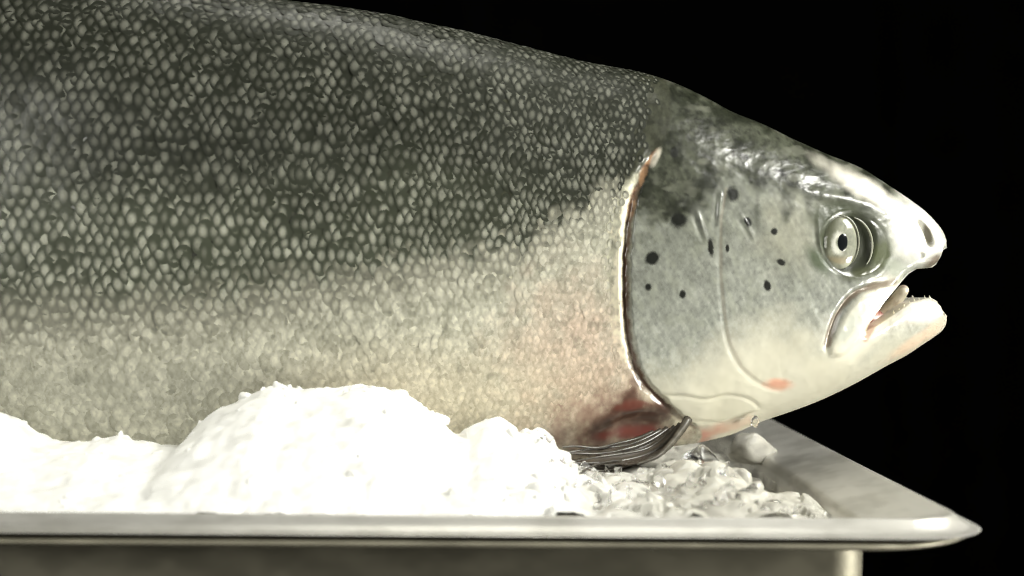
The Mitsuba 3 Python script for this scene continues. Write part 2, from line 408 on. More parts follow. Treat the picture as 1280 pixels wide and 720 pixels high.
BL = onfish([(-300, 390), (0, 385), (200, 375), (300, 366), (400, 350), (520, 325), (650, 300), (700, 275), (740, 245), (775, 225), (800, 215)])
back_line = ramp(BL)
back_soft = ramp([(onfish([(0, 380)])[0, 0], 0.020), (onfish([(300, 366)])[0, 0], 0.012), (onfish([(480, 340)])[0, 0], 0.006), (onfish([(700, 280)])[0, 0], 0.004)])
head_line = ramp(onfish([(770, 235), (800, 262), (850, 262), (880, 258), (905, 230), (950, 232), (990, 240), (1020, 262), (1050, 258), (1090, 250), (1120, 244), (1150, 262)]))
cream_line = ramp(onfish([(780, 500), (850, 465), (905, 432), (960, 408), (1000, 412), (1040, 435), (1075, 440), (1110, 425), (1180, 410)]))
GX = [float(v) for v in (onfish([(786, 340)])[0, 0], onfish([(826, 186)])[0, 0])]
gill_x = ramp([(v, u) for u, v in onfish([(840, 150), (826, 186), (812, 208), (796, 245), (788, 290), (785, 340), (786, 385), (791, 430), (800, 462), (814, 484), (832, 500), (852, 520), (878, 540)])])
SPOTS = [(848, 274, 11, 10, .2), (815, 323, 9, 8, .6), (810, 359, 4.5, 5.5, 0), (853, 368, 4.5, 6, 0), (888, 308, 4, 12, .15), (935, 277, 5, 8, .5), (968, 289, 5, 5, 0), (977, 328, 7, 4.5, -.4), (959, 357, 4.5, 7, .2),
         (976, 215, 9, 5, -.5), (931, 196, 8, 5, -.3), (916, 243, 8, 10, .1), (909, 310, 2.5, 5, 0), (843, 190, 5, 7, 0), (590, 388, 4, 4, 0), (424, 385, 4.5, 4, 0)]
SP = []
for x, y, a, b, r in SPOTS:
    u, v = onfish([(x, y)])[0]
    SP.append((float(u), float(v), a * K, b * K, r))


GTOP = float(gill[0, 1])
GBOT = float(onfish([(835, 505)])[0, 1])


def poly_texture(pts, n=9):
    """distance of a point of the flank to a curve, for the materials"""
    q = np.asarray(pts)[np.linspace(0, len(pts) - 1, n).round().astype(int)]

    def f(p):
        best = mi.Float(9)
        for a, b in zip(q, q[1:]):
            d = b - a
            x, z = p.x - float(a[0]), p.z - ZC - float(a[1])
            t = dr.clip((x * float(d[0]) + z * float(d[1])) / float(d @ d), 0, 1)
            best = dr.minimum(best, dr.square(x - t * float(d[0])) + dr.square(z - t * float(d[1])))
        return dr.sqrt(best) / K
    return f


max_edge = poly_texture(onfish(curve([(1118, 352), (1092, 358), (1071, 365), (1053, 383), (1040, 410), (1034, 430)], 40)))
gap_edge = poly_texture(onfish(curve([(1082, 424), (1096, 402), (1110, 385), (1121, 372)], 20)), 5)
pre_edge = poly_texture(preop)


def blob(p, px, py, rx, ry, rot=0.0, soft=0.5, wob=None):
    """1 inside an ellipse of the flank, 0 outside"""
    u, v = onfish([(px, py)])[0]
    x, z = p.x - float(u), p.z - ZC - float(v)
    c, s = math.cos(rot), math.sin(rot)
    r = dr.sqrt(dr.square((x * c + z * s) / (rx * K)) + dr.square((-x * s + z * c) / (ry * K)))
    if wob is not None:
        r = r + wob
    return 1 - smoothstep(1 - soft, 1 + soft, r)


def back_mix(p, shift=0.0):
    z = p.z - ZC + shift
    w = back_soft(p.x)
    return smoothstep(-w, w, z - back_line(p.x) + (fbm(p.x * 160, z * 160, 2.0) - 0.5) * 0.012)


def trunk(p):
    """pigment of the trunk's skin"""
    z = p.z - ZC
    dark = mix((0.020, 0.022, 0.014), (0.045, 0.047, 0.032), fbm(p.x * 60, z * 60, 1.0))
    pale = mix((0.33, 0.325, 0.25), (0.44, 0.43, 0.335), fbm(p.x * 120, z * 120, 5.0))
    pale = mix(pale, (0.52, 0.41, 0.32), 0.75 * blob(p, 720, 460, 90, 80, 0, .8))
    pale = mix(pale, (0.50, 0.44, 0.32), 0.7 * blob(p, 560, 520, 150, 50, 0, .8))
    return mix(pale, dark, back_mix(p))


def skin(p, n, uv):
    z = p.z - ZC
    body_c = trunk(p)
    body_c = body_c * (1 + 1.2 * (fbm(p.x * 520, z * 420, 8.0) - .5))
    wob = (fbm(p.x * 140, z * 140, 3.0) - .5)
    high = smoothstep(-0.035, 0.035, z + wob * .02)
    grey = mix(mix((0.30, 0.315, 0.275), (0.16, 0.17, 0.14), high), mix((0.36, 0.37, 0.33), (0.25, 0.26, 0.225), high), fbm(p.x * 75, z * 75, 7.0))
    grey = grey * (1 + .5 * (fbm((p.x + z * .5) * 420, (z - p.x * .5) * 90, 3.0) - .5))
    grey = grey * (0.70 + 0.5 * (fbm(p.x * 600, z * 500, 9.0) - .5))
    grey = mix(grey, (0.20, 0.21, 0.165), 0.35 * smoothstep(.5, .8, fbm(p.x * 330 + z * 200, z * 170 - p.x * 60, 4.0)))
    grey = mix(grey, (0.36, 0.34, 0.25), 0.25 * blob(p, 985, 295, 36, 40, .2, .8, wob))
    cream = mix((0.40, 0.385, 0.30), (0.47, 0.455, 0.375), fbm(p.x * 60, z * 60, 8.0))
    head = mix(grey, cream, smoothstep(0.017, -0.017, z - cream_line(p.x) + wob * 0.014))
    top = mix((0.014, 0.016, 0.010), (0.048, 0.052, 0.037), smoothstep(.3, .7, fbm(p.x * 130, z * 130, 6.0)))
    top = top * (1 + 1.3 * (fbm(p.x * 480 + z * 200, z * 420 - p.x * 150, 5.0) - .5))
    top = mix(top, (0.16, 0.165, 0.13), 0.4 * smoothstep(.55, .75, fbm(p.x * 90, z * 150, 16.0)))
    head = mix(head, top, smoothstep(-0.013, 0.008, z - head_line(p.x) + wob * 0.034))
    # snout and jaw tip: pale; the snout top's white highlight is painted in too
    head = mix(head, (0.48, 0.475, 0.43), blob(p, 1150, 285, 46, 44, -.7, .55, wob * .7))
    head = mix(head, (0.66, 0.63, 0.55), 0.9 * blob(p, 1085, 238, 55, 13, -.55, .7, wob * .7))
    head = mix(head, (0.52, 0.48, 0.41), blob(p, 1158, 388, 44, 14, .1, .5, wob * .5))
    head = mix(head, (0.56, 0.40, 0.28), 0.6 * blob(p, 1150, 424, 46, 9, .55, .6, wob * .5))
    # upper jaw plate
    head = mix(head, (0.60, 0.57, 0.46), 0.9 * blob(p, 1086, 400, 62, 26, .95, .4))
    head = mix(head, (0.30, 0.32, 0.28), 0.8 * blob(p, 1067, 402, 26, 9, .95, .6, wob))
    head = mix(head, (0.10, 0.065, 0.04), 0.75 * smoothstep(6.5, 1.5, max_edge(p) + wob * 7))  # brown skin of the groove, with its crease shade painted in
    head = mix(head, (0.26, 0.14, 0.09), 0.7 * smoothstep(6.0, 2.0, gap_edge(p) + wob * 4))  # crease shade painted in beside the mouth gap
    head = mix(head, (0.22, 0.17, 0.12), 0.2 * smoothstep(3.0, 1.0, pre_edge(p) + wob * 2))  # faint crease shade painted along the cheek plate's edge
    # around the eye
    head = mix(head, (0.022, 0.025, 0.015), 0.95 * blob(p, 1068, 303, 45, 44, 0, .25, wob * .4))
    head = mix(head, (0.035, 0.042, 0.022), 0.9 * blob(p, 1042, 268, 30, 14, .2, .6, wob * .6))
    head = mix(head, (0.03, 0.036, 0.02), 0.8 * blob(p, 1030, 290, 10, 26, -.15, .6, wob * .6))
    head = mix(head, (0.04, 0.055, 0.028), 0.8 * blob(p, 1022, 326, 9, 20, .7, .6, wob * .6))
    head = mix(head, (0.05, 0.058, 0.026), 0.9 * blob(p, 1102, 319, 12, 23, -.35, .45, wob * .5))
    head = mix(head, (0.045, 0.05, 0.024), 0.8 * blob(p, 1080, 340, 24, 6, .3, .6, wob * .6))
    head = mix(head, (0.22, 0.235, 0.19), 0.8 * blob(p, 1118, 335, 12, 10, 0, .6, wob))
    head = mix(head, (0.07, 0.06, 0.035), 0.9 * blob(p, 1161, 293, 5, 15, .25, .4))
    head = mix(head, (0.09, 0.07, 0.05), 0.9 * blob(p, 1168, 326, 15, 7, .4, .5, wob))
    # blood; the fin hollow's shade is painted in as dark brown too
    head = mix(head, (0.50, 0.20, 0.12), 0.7 * blob(p, 973, 480, 20, 7, -.1, .6, wob))
    head = mix(head, (0.40, 0.22, 0.15), 0.45 * blob(p, 900, 540, 45, 8, .35, .9, wob * 1.8))
    head = mix(head, (0.36, 0.10, 0.07), 0.6 * blob(p, 870, 548, 30, 12, .2, .6, wob))
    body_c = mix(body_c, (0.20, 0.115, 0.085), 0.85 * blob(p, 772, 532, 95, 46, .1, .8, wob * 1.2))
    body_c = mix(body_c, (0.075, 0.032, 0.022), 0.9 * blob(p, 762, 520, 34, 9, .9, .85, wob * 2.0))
    body_c = mix(body_c, (0.055, 0.028, 0.020), 0.95 * blob(p, 808, 524, 56, 20, .25, .85, wob * 2.0))  # darkest shade of the hollow, painted over the bloody skin
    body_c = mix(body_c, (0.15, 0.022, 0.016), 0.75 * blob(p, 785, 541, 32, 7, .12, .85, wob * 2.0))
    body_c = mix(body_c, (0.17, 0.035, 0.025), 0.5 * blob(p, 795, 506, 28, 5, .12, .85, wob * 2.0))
    # gill slit: brown above, pale shoulder skin beside it
    g = p.x - gill_x(z) + 0.0022 * (fbm(p.x * 260, z * 260, 31.0) - .5)
    slit = smoothstep(-0.0085, -0.004, g)
    shoulder_c = mix((0.68, 0.63, 0.48), (0.56, 0.45, 0.33), smoothstep(-0.02, -0.055, z))
    body_c = mix(body_c, shoulder_c, 0.85 * smoothstep(-0.0085, -0.0045, g + (fbm(p.x * 420, z * 300, 3.0) - .5) * .012) * smoothstep(0.050, 0.036, z) * smoothstep(-0.055, -0.012, z + wob * .03))
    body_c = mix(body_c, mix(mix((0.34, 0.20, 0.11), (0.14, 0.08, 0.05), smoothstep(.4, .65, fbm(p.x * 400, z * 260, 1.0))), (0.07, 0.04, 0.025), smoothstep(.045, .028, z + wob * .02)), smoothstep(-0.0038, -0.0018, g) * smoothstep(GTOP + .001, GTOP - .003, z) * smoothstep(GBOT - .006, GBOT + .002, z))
    c = mix(body_c, head, smoothstep(-0.0012, 0.0008, g))
    edge = smoothstep(0.0035, 0.0012, g) * smoothstep(-0.0005, 0.0008, g)
    c = mix(c, (0.62, 0.58, 0.48), 0.9 * blob(p, 820, 196, 3.5, 10, -.45, .7, wob))
    for u, v, a, b, r in SP:
        x, y = p.x - u, z - v
        cc, ss = math.cos(r), math.sin(r)
        d = dr.sqrt(dr.square((x * cc + y * ss) / a) + dr.square((-x * ss + y * cc) / b)) + wob * .5
        c = mix(c, (0.008, 0.009, 0.007), 1 - smoothstep(.6, 1.25, d + 0.35 * (fbm(p.x * 700, z * 700, 12.0) - .5)))
    return c


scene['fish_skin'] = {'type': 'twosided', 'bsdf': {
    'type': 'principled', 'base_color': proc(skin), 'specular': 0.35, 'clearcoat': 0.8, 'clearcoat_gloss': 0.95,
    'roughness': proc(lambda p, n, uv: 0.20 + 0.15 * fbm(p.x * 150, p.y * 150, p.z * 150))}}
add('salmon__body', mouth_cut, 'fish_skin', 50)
labels['salmon'] = {'label': 'large silver and dark grey salmon with open mouth lying on crushed ice', 'category': 'fish'}


# ------------------------------------------------------------------ scales
def scale_mesh(r_id):
    """one scale, 2 x 2 across: round free edge towards -x, front end sunk into the skin; uv = (distance from the middle, its own random number)"""
    k = 14
    an = np.linspace(0, 2 * np.pi, k, endpoint=False)
    pts, uv = [(-0.36, 0, 0.14)], [(0, r_id)]
    for rr, hh in ((0.6, 0.12), (1.0, 0.0)):
        x = rr * np.cos(an) * np.where(np.cos(an) < 0, 1.0, 0.95)
        y = rr * np.sin(an) * (1 - 0.12 * np.cos(an) * (np.cos(an) > 0))
        pts += list(zip(x, y, np.full(k, hh)))
        uv += [(float(math.hypot((xx + .38) / .60, yy / .72)), r_id) for xx, yy in zip(x, y)]
    pts = np.array(pts)
    pts[:, 2] = 0.8 * pts[:, 2] + 0.42 - 0.62 * (pts[:, 0] + 1) / 2
    f = [[0, 1 + j, 1 + (j + 1) % k] for j in range(k)]
    for j in range(k):
        a, b = 1 + j, 1 + (j + 1) % k
        f += [[a, a + k, b + k], [a, b + k, b]]
    return pts, np.array(f), np.array(uv, float)


def scale_color(p, n, uv):
    t = back_mix(p, (uv.y - .5) * 0.012)
    z = p.z - ZC
    rnd = uv.y
    fine = fbm(p.x * 900, z * 700, 2.0) - .5
    patch = smoothstep(.28, .72, fbm(p.x * 34, z * 34, 11.0))
    r = uv.x + 0.32 * fine - 0.25 * (rnd - .5)
    dark_mid = mix((0.045, 0.047, 0.036), (0.17, 0.173, 0.143), rnd * 0.65 + 0.35 * patch)
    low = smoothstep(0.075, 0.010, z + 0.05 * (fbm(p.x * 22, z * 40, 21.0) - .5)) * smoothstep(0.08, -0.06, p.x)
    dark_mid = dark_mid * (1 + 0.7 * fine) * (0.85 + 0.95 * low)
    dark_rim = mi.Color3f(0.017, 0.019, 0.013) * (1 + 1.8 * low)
    dk = mix(dark_mid, dark_rim, smoothstep(.15, 1.0, r))
    pale_mid = mix((0.35, 0.345, 0.275), (0.50, 0.49, 0.40), rnd)
    pale_mid = mix(pale_mid, (0.53, 0.41, 0.32), 0.75 * blob(p, 725, 455, 80, 90, 0, .8, (fbm(p.x * 140, z * 140, 3.0) - .5)))
    pale_mid = mix(pale_mid, (0.30, 0.19, 0.135), 0.75 * blob(p, 770, 528, 95, 46, .1, .8, (fbm(p.x * 140, z * 140, 3.0) - .5)))
    pale_mid = mix(pale_mid, (0.50, 0.44, 0.32), 0.6 * blob(p, 560, 500, 170, 60, 0, .8))
    pale_mid = mix(pale_mid, (0.17, 0.17, 0.13), 0.4 * smoothstep(.58, .74, fbm(p.x * 330, z * 240, 14.0)) * smoothstep(-0.075, -0.02, z))
    pale_mid = pale_mid * (1 + 0.55 * fine)
    pale_mid = pale_mid * (0.80 + 0.20 * smoothstep(0.0, -0.030, z - back_line(p.x)))
    pl = mix(pale_mid, pale_mid * (0.55 + 0.25 * smoothstep(0.0, -0.03, z - back_line(p.x))), smoothstep(.35, 1.0, r))
    return mix(pl, dk, t)


scene['fish_scale'] = {'type': 'twosided', 'bsdf': {
    'type': 'principled', 'base_color': proc(scale_color), 'specular': 0.16, 'metallic': 0.10, 'clearcoat': 0.40, 'clearcoat_gloss': 0.96,
    'roughness': proc(lambda p, n, uv: 0.36 + 0.18 * uv.y)}}

GXN = np.linspace(UMIN + 0.09, onfish([(850, 300)])[0, 0], 260)
GF = np.linspace(0, 1, 161)
POS = np.empty((len(GXN), len(GF), 3))
hth = np.linspace(np.pi / 2, -np.pi / 2, 700)
for i, X in enumerate(GXN):
    yz = ring_points(X, np.cos(hth), np.sin(hth))
    L = np.concatenate([[0], np.cumsum(np.hypot(*np.diff(yz, axis=0).T))])
    POS[i, :, 0] = X
    POS[i, :, 1] = np.interp(GF * L[-1], L, yz[:, 0])
    POS[i, :, 2] = np.interp(GF * L[-1], L, yz[:, 1])
NROW = 66
pitch = PchipInterpolator([UMIN, onfish([(-200, 300)])[0, 0], onfish([(150, 300)])[0, 0], onfish([(450, 300)])[0, 0], onfish([(700, 300)])[0, 0], onfish([(840, 300)])[0, 0]],
                          np.array([8, 14.2, 13.6, 12.0, 9.3, 8.0]) * K)
fx = np.linspace(GXN[0], GXN[-1], 3000)
cum = np.concatenate([[0], np.cumsum(np.diff(fx) / pitch((fx[1:] + fx[:-1]) / 2))])
interp = RegularGridInterpolator((GXN, GF), POS, bounds_error=False, fill_value=None)
cand = []
for r in range(1, NROW):
    for c in range(int(cum[-1])):
        ci = c + (0.5 if r % 2 else 0.0) + 0.06 * rng.normal()
        X = np.interp(ci - 0.012 * r * 0, cum, fx)
        cand.append((X, (r + 0.08 * rng.normal()) / NROW))
cand = np.array(cand)
# wander of the rows
wn = np.stack([cand[:, 0] * 16, cand[:, 1] * 7, cand[:, 0] * 0], -1)
cand[:, 1] += 0.018 * (meshkit.fbm(wn, 2, 4) - .5) + 0.009 * (meshkit.fbm(wn * 4, 2, 6) - .5)
cand[:, 0] += 0.0042 * (meshkit.fbm(wn * 3, 2, 8) - .5)
cand = cand[(cand[:, 1] > 0.004) & (cand[:, 1] < 0.985) & (cand[:, 0] > GXN[0]) & (cand[:, 0] < GXN[-1] - .001)]
p0 = interp(cand)
ex = interp(np.clip(cand + [0.002, 0], [GXN[0], 0], [GXN[-1], 1])) - interp(np.clip(cand - [0.002, 0], [GXN[0], 0], [GXN[-1], 1]))
ef = interp(np.clip(cand + [0, 0.006], 0 - 9, 1)) - interp(np.clip(cand - [0, 0.006], -9 + np.array([0, 9]), 9))
rowlen = np.linalg.norm(ef, axis=1) / 0.012 / NROW
ex /= np.linalg.norm(ex, axis=1, keepdims=True)
ef /= np.linalg.norm(ef, axis=1, keepdims=True)
nn = np.cross(ex, ef)
nn *= np.sign((nn * np.stack([nn[:, 0] * 0, p0[:, 1], p0[:, 2] * 0.3], -1)).sum(1) + 1e-9)[:, None]
p0 = p0 + nn * relief(p0[:, 0], p0[:, 2])[:, None] * np.clip(np.abs(nn[:, 1]) * 2.2, 0, 1)[:, None]
gd, gs, gt = seg_dist(p0[:, [0, 2]], gill)
gsd = np.where(gs > 0, gd, -gd) / K
gx_at = np.interp(-p0[:, 2], -gill[:, 1], gill[:, 0])
top_end = onfish([(830, 165)])[0]
limit = np.where(p0[:, 2] > gill[0, 1], np.interp(p0[:, 2], [gill[0, 1], onfish([(800, 96)])[0, 1]], [gill[0, 0] - 0.003, onfish([(826, 104)])[0, 0]]), gx_at - 11 * K)
limit = limit + np.where(p0[:, 2] > gill[0, 1], np.random.default_rng(3).uniform(-16, 8, len(p0)) * K, 0)
shoulder_gap = np.where(p0[:, 2] < onfish([(780, 250)])[0, 1], 2 * K, 0)
ok = p0[:, 0] < limit - shoulder_gap - rng.uniform(0, 11 * K, len(p0)) ** 1.0
pit_d = (p0[:, [0, 2]] - PIT) / K
ok &= np.hypot((pit_d[:, 0] + 10) / 85, (pit_d[:, 1] - 8) / 42) > 0.95 + 0.18 * rng.normal(size=len(p0))
bare = meshkit.fbm(np.stack([p0[:, 0] * 40, p0[:, 2] * 40, p0[:, 0] * 0], -1), 3, 31)
ok &= np.hypot((pit_d[:, 0] + 10) / 85, (pit_d[:, 1] - 8) / 42) > 1.12
ok &= rng.uniform(0, 1, len(p0)) > 0.015 + 0.12 * sst(.62, .75, bare)
p0, ex, ef, nn, rowlen, cx = p0[ok], ex[ok], ef[ok], nn[ok], rowlen[ok], cand[ok, 0]
NS = len(p0)
shrink = np.clip((np.hypot((pit_d[ok, 0] + 10) / 85, (pit_d[ok, 1] - 8) / 42) - .75) / .9, .25, 1) * np.clip((limit[ok] - p0[:, 0]) / (34 * K), .5, 1)
lx = 0.86 * pitch(cx) * rng.uniform(.85, 1.12, NS)
ly = 1.12 * rowlen * rng.uniform(.85, 1.15, NS)
lx, ly = lx * shrink, ly * shrink
dz = np.minimum(lx, 0.004) * (0.13 + 0.10 * sst(-0.01, 0.012, p0[:, 2] - np.interp(p0[:, 0], BL[:, 0], BL[:, 1])))
tk = 0.5 + 0.5 * dz / dz.max()
tilt_a, tilt_b, spin = rng.normal(0, .010, NS), rng.normal(0, .024, NS), rng.normal(0, .15, NS)
mats = np.zeros((NS, 4, 4))
mats[:, 3, 3] = 1
e1 = ex * np.cos(spin)[:, None] + ef * np.sin(spin)[:, None]
e2 = -ex * np.sin(spin)[:, None] + ef * np.cos(spin)[:, None]
tilt_a, tilt_b = tilt_a * tk, tilt_b * tk
a1 = e1 + nn * tilt_a[:, None]
a2 = e2 + nn * tilt_b[:, None]
a3 = nn - e1 * tilt_a[:, None] - e2 * tilt_b[:, None]
mats[:, :3, 0] = a1 * lx[:, None]
mats[:, :3, 1] = a2 * ly[:, None]
mats[:, :3, 2] = a3 * dz[:, None]
mats[:, :3, 3] = p0 + [0, 0, ZC] + nn * 0.00012
flipped = np.linalg.det(mats[:, :3, :3]) < 0
mats[flipped, :3, 1] *= -1
# the 300 largest in the picture are parts of their own; every other one, and the far flank's, is in one mesh
ppx = 640 + p0[:, 0] * FPX / (DM + p0[:, 1])
ppy = 360 - p0[:, 2] * FPX / (DM + p0[:, 1])
vis = (ppx > 8) & (ppx < 760) & (ppy > 8) & (ppy < 478)
score = np.where(vis, lx * ly * np.abs(nn[:, 1]), 0)
order = np.argsort(-score)
single = order[:300]
variants = [mikit.ply(scale_mesh((k + .5) / 8)[:2], 'fish_scale', True, uv=scale_mesh((k + .5) / 8)[2]) for k in range(8)]
for n, s in enumerate(single):
    scene['salmon__scale' + (f'_{n:03d}' if n else '')] = {**variants[int(rng.integers(8))], 'to_world': T(mats[s].tolist())}
rest = order[300:]
base, fc, uv0 = scale_mesh(0)
allm = np.concatenate([mats[rest], mats])
mir = np.arange(len(allm)) >= len(rest)
vs = np.einsum('kij,nj->kni', allm[:, :3, :3], base) + allm[:, None, :3, 3]
vs[mir, :, 1] *= -1
fs = np.where(mir[:, None, None], fc[None, :, ::-1], fc[None]) + (np.arange(len(allm)) * len(base))[:, None, None]
uvs = np.tile(uv0, (len(allm), 1, 1))
uvs[..., 1] = rng.uniform(0, 1, len(allm))[:, None]
add('salmon__scale_cover', (vs.reshape(-1, 3), fs.reshape(-1, 3)), 'fish_scale', True, uv=uvs.reshape(-1, 2))
labels['salmon__scale_cover'] = {'kind': 'stuff', 'label': 'small overlapping scales covering the flank'}
print('scales', NS)


# ------------------------------------------------------------------ eye
def surf(px, py, off=0.0):
    """a point of the near flank under a pixel, and its outward normal"""
    u, v = onfish([(px, py)])[0]
    P = np.array([u, -depth(np.array([u]), np.array([v]))[0], v + ZC])
    e = 1e-4
    g = lambda a, b: -depth(np.array([a]), np.array([b]))[0]
    n = np.array([(g(u + e, v) - g(u - e, v)) / (2 * e), -1, (g(u, v + e) - g(u, v - e)) / (2 * e)])
    n /= np.linalg.norm(n)
    return P + n * off, n


def dome(rx, ry, bulge, rings=14, seg=48, r0=0.0):
    """a shallow dome in the xy plane with its rim at z = 0, r0 leaves a hole in the middle"""
    v, f = [], []
    for i in range(rings + 1):
        r = r0 + (1 - r0) * i / rings
        for j in range(seg):
            a = 2 * np.pi * j / seg
            v.append((rx * r * math.cos(a), ry * r * math.sin(a), bulge * math.sqrt(max(0, 1 - (r * .97) ** 2))))
    for i in range(rings):
        for j in range(seg):
            k = (j + 1) % seg
            f.append([i * seg + j, (i + 1) * seg + j, (i + 1) * seg + k, i * seg + k])
    return np.array(v), np.array(f)


def frame(px, py, off, rot=0.0):
    P, n = surf(px, py, off)
    x = np.cross([0, 0, 1.0], n)
    x /= np.linalg.norm(x)
    if x[0] < 0:
        x = -x
    y = np.cross(n, x)
    c, s = math.cos(rot), math.sin(rot)
    M = np.eye(4)
    M[:3, 0], M[:3, 1], M[:3, 2], M[:3, 3] = x * c + y * s, -x * s + y * c, n, P
    return M


def place(key, vf, M, bsdf, smooth=True, **k):
    v = np.asarray(vf[0]) @ M[:3, :3].T + M[:3, 3]
    add(key, (v, vf[1]), bsdf, smooth, **k)


EF = frame(1053, 303, -0.0023, -0.12)
ex0, ez0 = float(EF[0, 3]), float(EF[2, 3])


def iris_color(p, n, uv):
    x, z = (p.x - ex0) / K, (p.z - ez0) / K
    r = dr.sqrt(dr.square(x) + dr.square(z * .9))
    a = dr.atan2(z, x)
    c = mix((0.20, 0.205, 0.155), (0.11, 0.115, 0.085), fbm(x * .17, z * .17, 1.0)) * (1 + .6 * (fbm(a * 6, r * .12, 1.0) - .5))
    c = mix(c, (0.48, 0.48, 0.42), smoothstep(17, 11, r + 5 * (fbm(x * .2, z * .2, 3.0) - .5)) * smoothstep(6, 9, r) * smoothstep(6, -6, x))
    c = mix(c, (0.30, 0.31, 0.22), smoothstep(20, 27, r) * smoothstep(-4, 14, x))
    c = mix(c, (0.07, 0.075, 0.045), 0.85 * smoothstep(-8, -19, x - z * .35))  # shadow on the iris's upper left, painted in
    c = mix(c, (0.20, 0.17, 0.10), 0.8 * smoothstep(-14, -22, z) * smoothstep(26, 22, r))
    return c


scene['iris'] = {'type': 'twosided', 'bsdf': {'type': 'principled', 'base_color': proc(iris_color), 'metallic': 0.0, 'roughness': 0.5, 'specular': 0.3}}
scene['pupil'] = {'type': 'twosided', 'bsdf': {'type': 'principled', 'base_color': rgb(.006, .007, .008), 'roughness': 0.12, 'specular': 0.6}}
scene['cornea'] = {'type': 'thindielectric', 'int_ior': 1.33}
scene['eye_ring'] = {'type': 'twosided', 'bsdf': {'type': 'principled', 'base_color': rgb(.22, .225, .17), 'roughness': 0.25, 'specular': 0.7, 'clearcoat': 1.0}}
place('salmon__eye__iris', dome(23 * K, 33 * K, 0.0026), EF, 'iris')
MP = EF.copy()
MP[:3, 3] += EF[:3, 2] * 0.0022 + EF[:3, 0] * (0 * K)
pv, pf = dome(7.5 * K, 12 * K, 0.0006, 8, 32)
place('salmon__eye__pupil', (pv, pf), MP, 'pupil')
MC = EF.copy()
MC[:3, 3] += EF[:3, 2] * 0.0008
place('salmon__eye__cornea', dome(24 * K, 34 * K, 0.0034), MC, 'cornea')
an = np.linspace(-0.75, 1.75, 30)
fold1 = np.stack([23.5 * K * np.cos(an), 34 * K * np.sin(an), 0.0014 + 0 * an], -1)
fold2 = np.stack([14 * K + 28 * K * np.cos(an * .9), 36 * K * np.sin(an * .85) - 2 * K, 0.0018 + 0 * an], -1)
for nme, fd, rr in (('salmon__eye__eyelid', fold1, 0.0005), ('salmon__eye__eyelid_001', fold2, 0.0006)):
    pts = fd @ EF[:3, :3].T + EF[:3, 3]
    add(nme, tube(pts, rr * np.sin(np.linspace(.12, np.pi - .12, 30)) ** .6, 10), 'eye_ring', True)

# ------------------------------------------------------------------ mouth
scene['flesh'] = {'type': 'twosided', 'bsdf': {'type': 'principled', 'specular': 0.6, 'roughness': 0.28, 'clearcoat': 0.5,
    'base_color': proc(lambda p, n, uv: mix((0.20, 0.065, 0.05), (0.34, 0.17, 0.13), smoothstep(.35, .7, fbm(p.x * 300, p.y * 300, p.z * 300))))}}
scene['tongue'] = {'type': 'twosided', 'bsdf': {'type': 'principled', 'specular': 0.6, 'roughness': 0.25, 'clearcoat': 0.5,
    'base_color': proc(lambda p, n, uv: mix((0.52, 0.47, 0.37), (0.40, 0.33, 0.25), smoothstep(.35, .7, fbm(p.x * 300, p.y * 300, p.z * 300))))}}


def blob_hull(chain, refine=0.0012, tap=8):
    parts = []
    for (a, ra), (b, rb) in zip(chain, chain[1:]):
        parts.append(m3.Manifold.batch_hull([m3.Manifold.sphere(ra, 24).translate(list(map(float, a))), m3.Manifold.sphere(rb, 24).translate(list(map(float, b)))]))
    m = m3.Manifold.batch_boolean(parts, m3.OpType.Add).refine_to_length(refine).to_mesh()
    t = trimesh.Trimesh(m.vert_properties[:, :3], m.tri_verts, process=True)
    trimesh.smoothing.filter_taubin(t, iterations=tap)
    return t


add('salmon__tongue', blob_hull([(at(1096, 400, -.002), .0042), (at(1114, 384, -.004), .0036), (at(1129, 363, -.006), .0028)]), 'tongue', True)
lin = blob_hull([(at(1050, 410, 0), .010), (at(1082, 403, 0), .0078), (at(1120, 393, 0), .0035)], .002)
lin.vertices[:, 1] *= 1.3
add('salmon__mouth_lining', lin, 'flesh', True)
labels['salmon__mouth_lining'] = {'label': 'wet pink flesh inside the open mouth'}
scene['tooth'] = {'type': 'twosided', 'bsdf': {'type': 'principled', 'base_color': rgb(.66, .62, .5), 'roughness': 0.25, 'specular': 0.6}}
tn = 0
for px, py, hgt in [(1121, 392, 6), (1128, 388, 5), (1134, 383, 7), (1141, 379, 5), (1147, 377, 7), (1153, 375, 5), (1160, 373, 6), (1166, 372, 5)]:
    u, v = onfish([(px, py)])[0]
    for sgn in (-1, 1):
        y = sgn * (depth(np.array([u]), np.array([v]))[0] - 0.0045)
        c = trimesh.creation.cone(radius=0.0007, height=hgt * K, sections=10)
        c.apply_transform(trimesh.transformations.rotation_matrix(-0.25, [0, 1, 0]))
        c.apply_translation([u, y, v + ZC - 0.0006])
        add('salmon__tooth' + (f'_{tn:03d}' if tn else ''), c, 'tooth', 40)
        tn += 1

# ------------------------------------------------------------------ breast fin
scene['fin_ray'] = {'type': 'twosided', 'bsdf': {'type': 'principled', 'specular': 0.45, 'roughness': 0.3, 'clearcoat': 0.35,
    'base_color': proc(lambda p, n, uv: mix((0.014, 0.012, 0.009), (0.075, 0.066, 0.050), fbm(p.x * 260, p.y * 260, p.z * 500)))}}
scene['fin_skin'] = {'type': 'twosided', 'bsdf': {'type': 'principled', 'specular': 0.6, 'roughness': 0.25, 'clearcoat': 0.6,
    'base_color': proc(lambda p, n, uv: mix((0.022, 0.017, 0.012), (0.065, 0.052, 0.038), fbm(p.x * 200, p.y * 200, p.z * 400)))}}


def bez(a, b, c, n=20):
    t = np.linspace(0, 1, n)[:, None]
    return (1 - t) ** 2 * a + 2 * t * (1 - t) * b + t * t * c


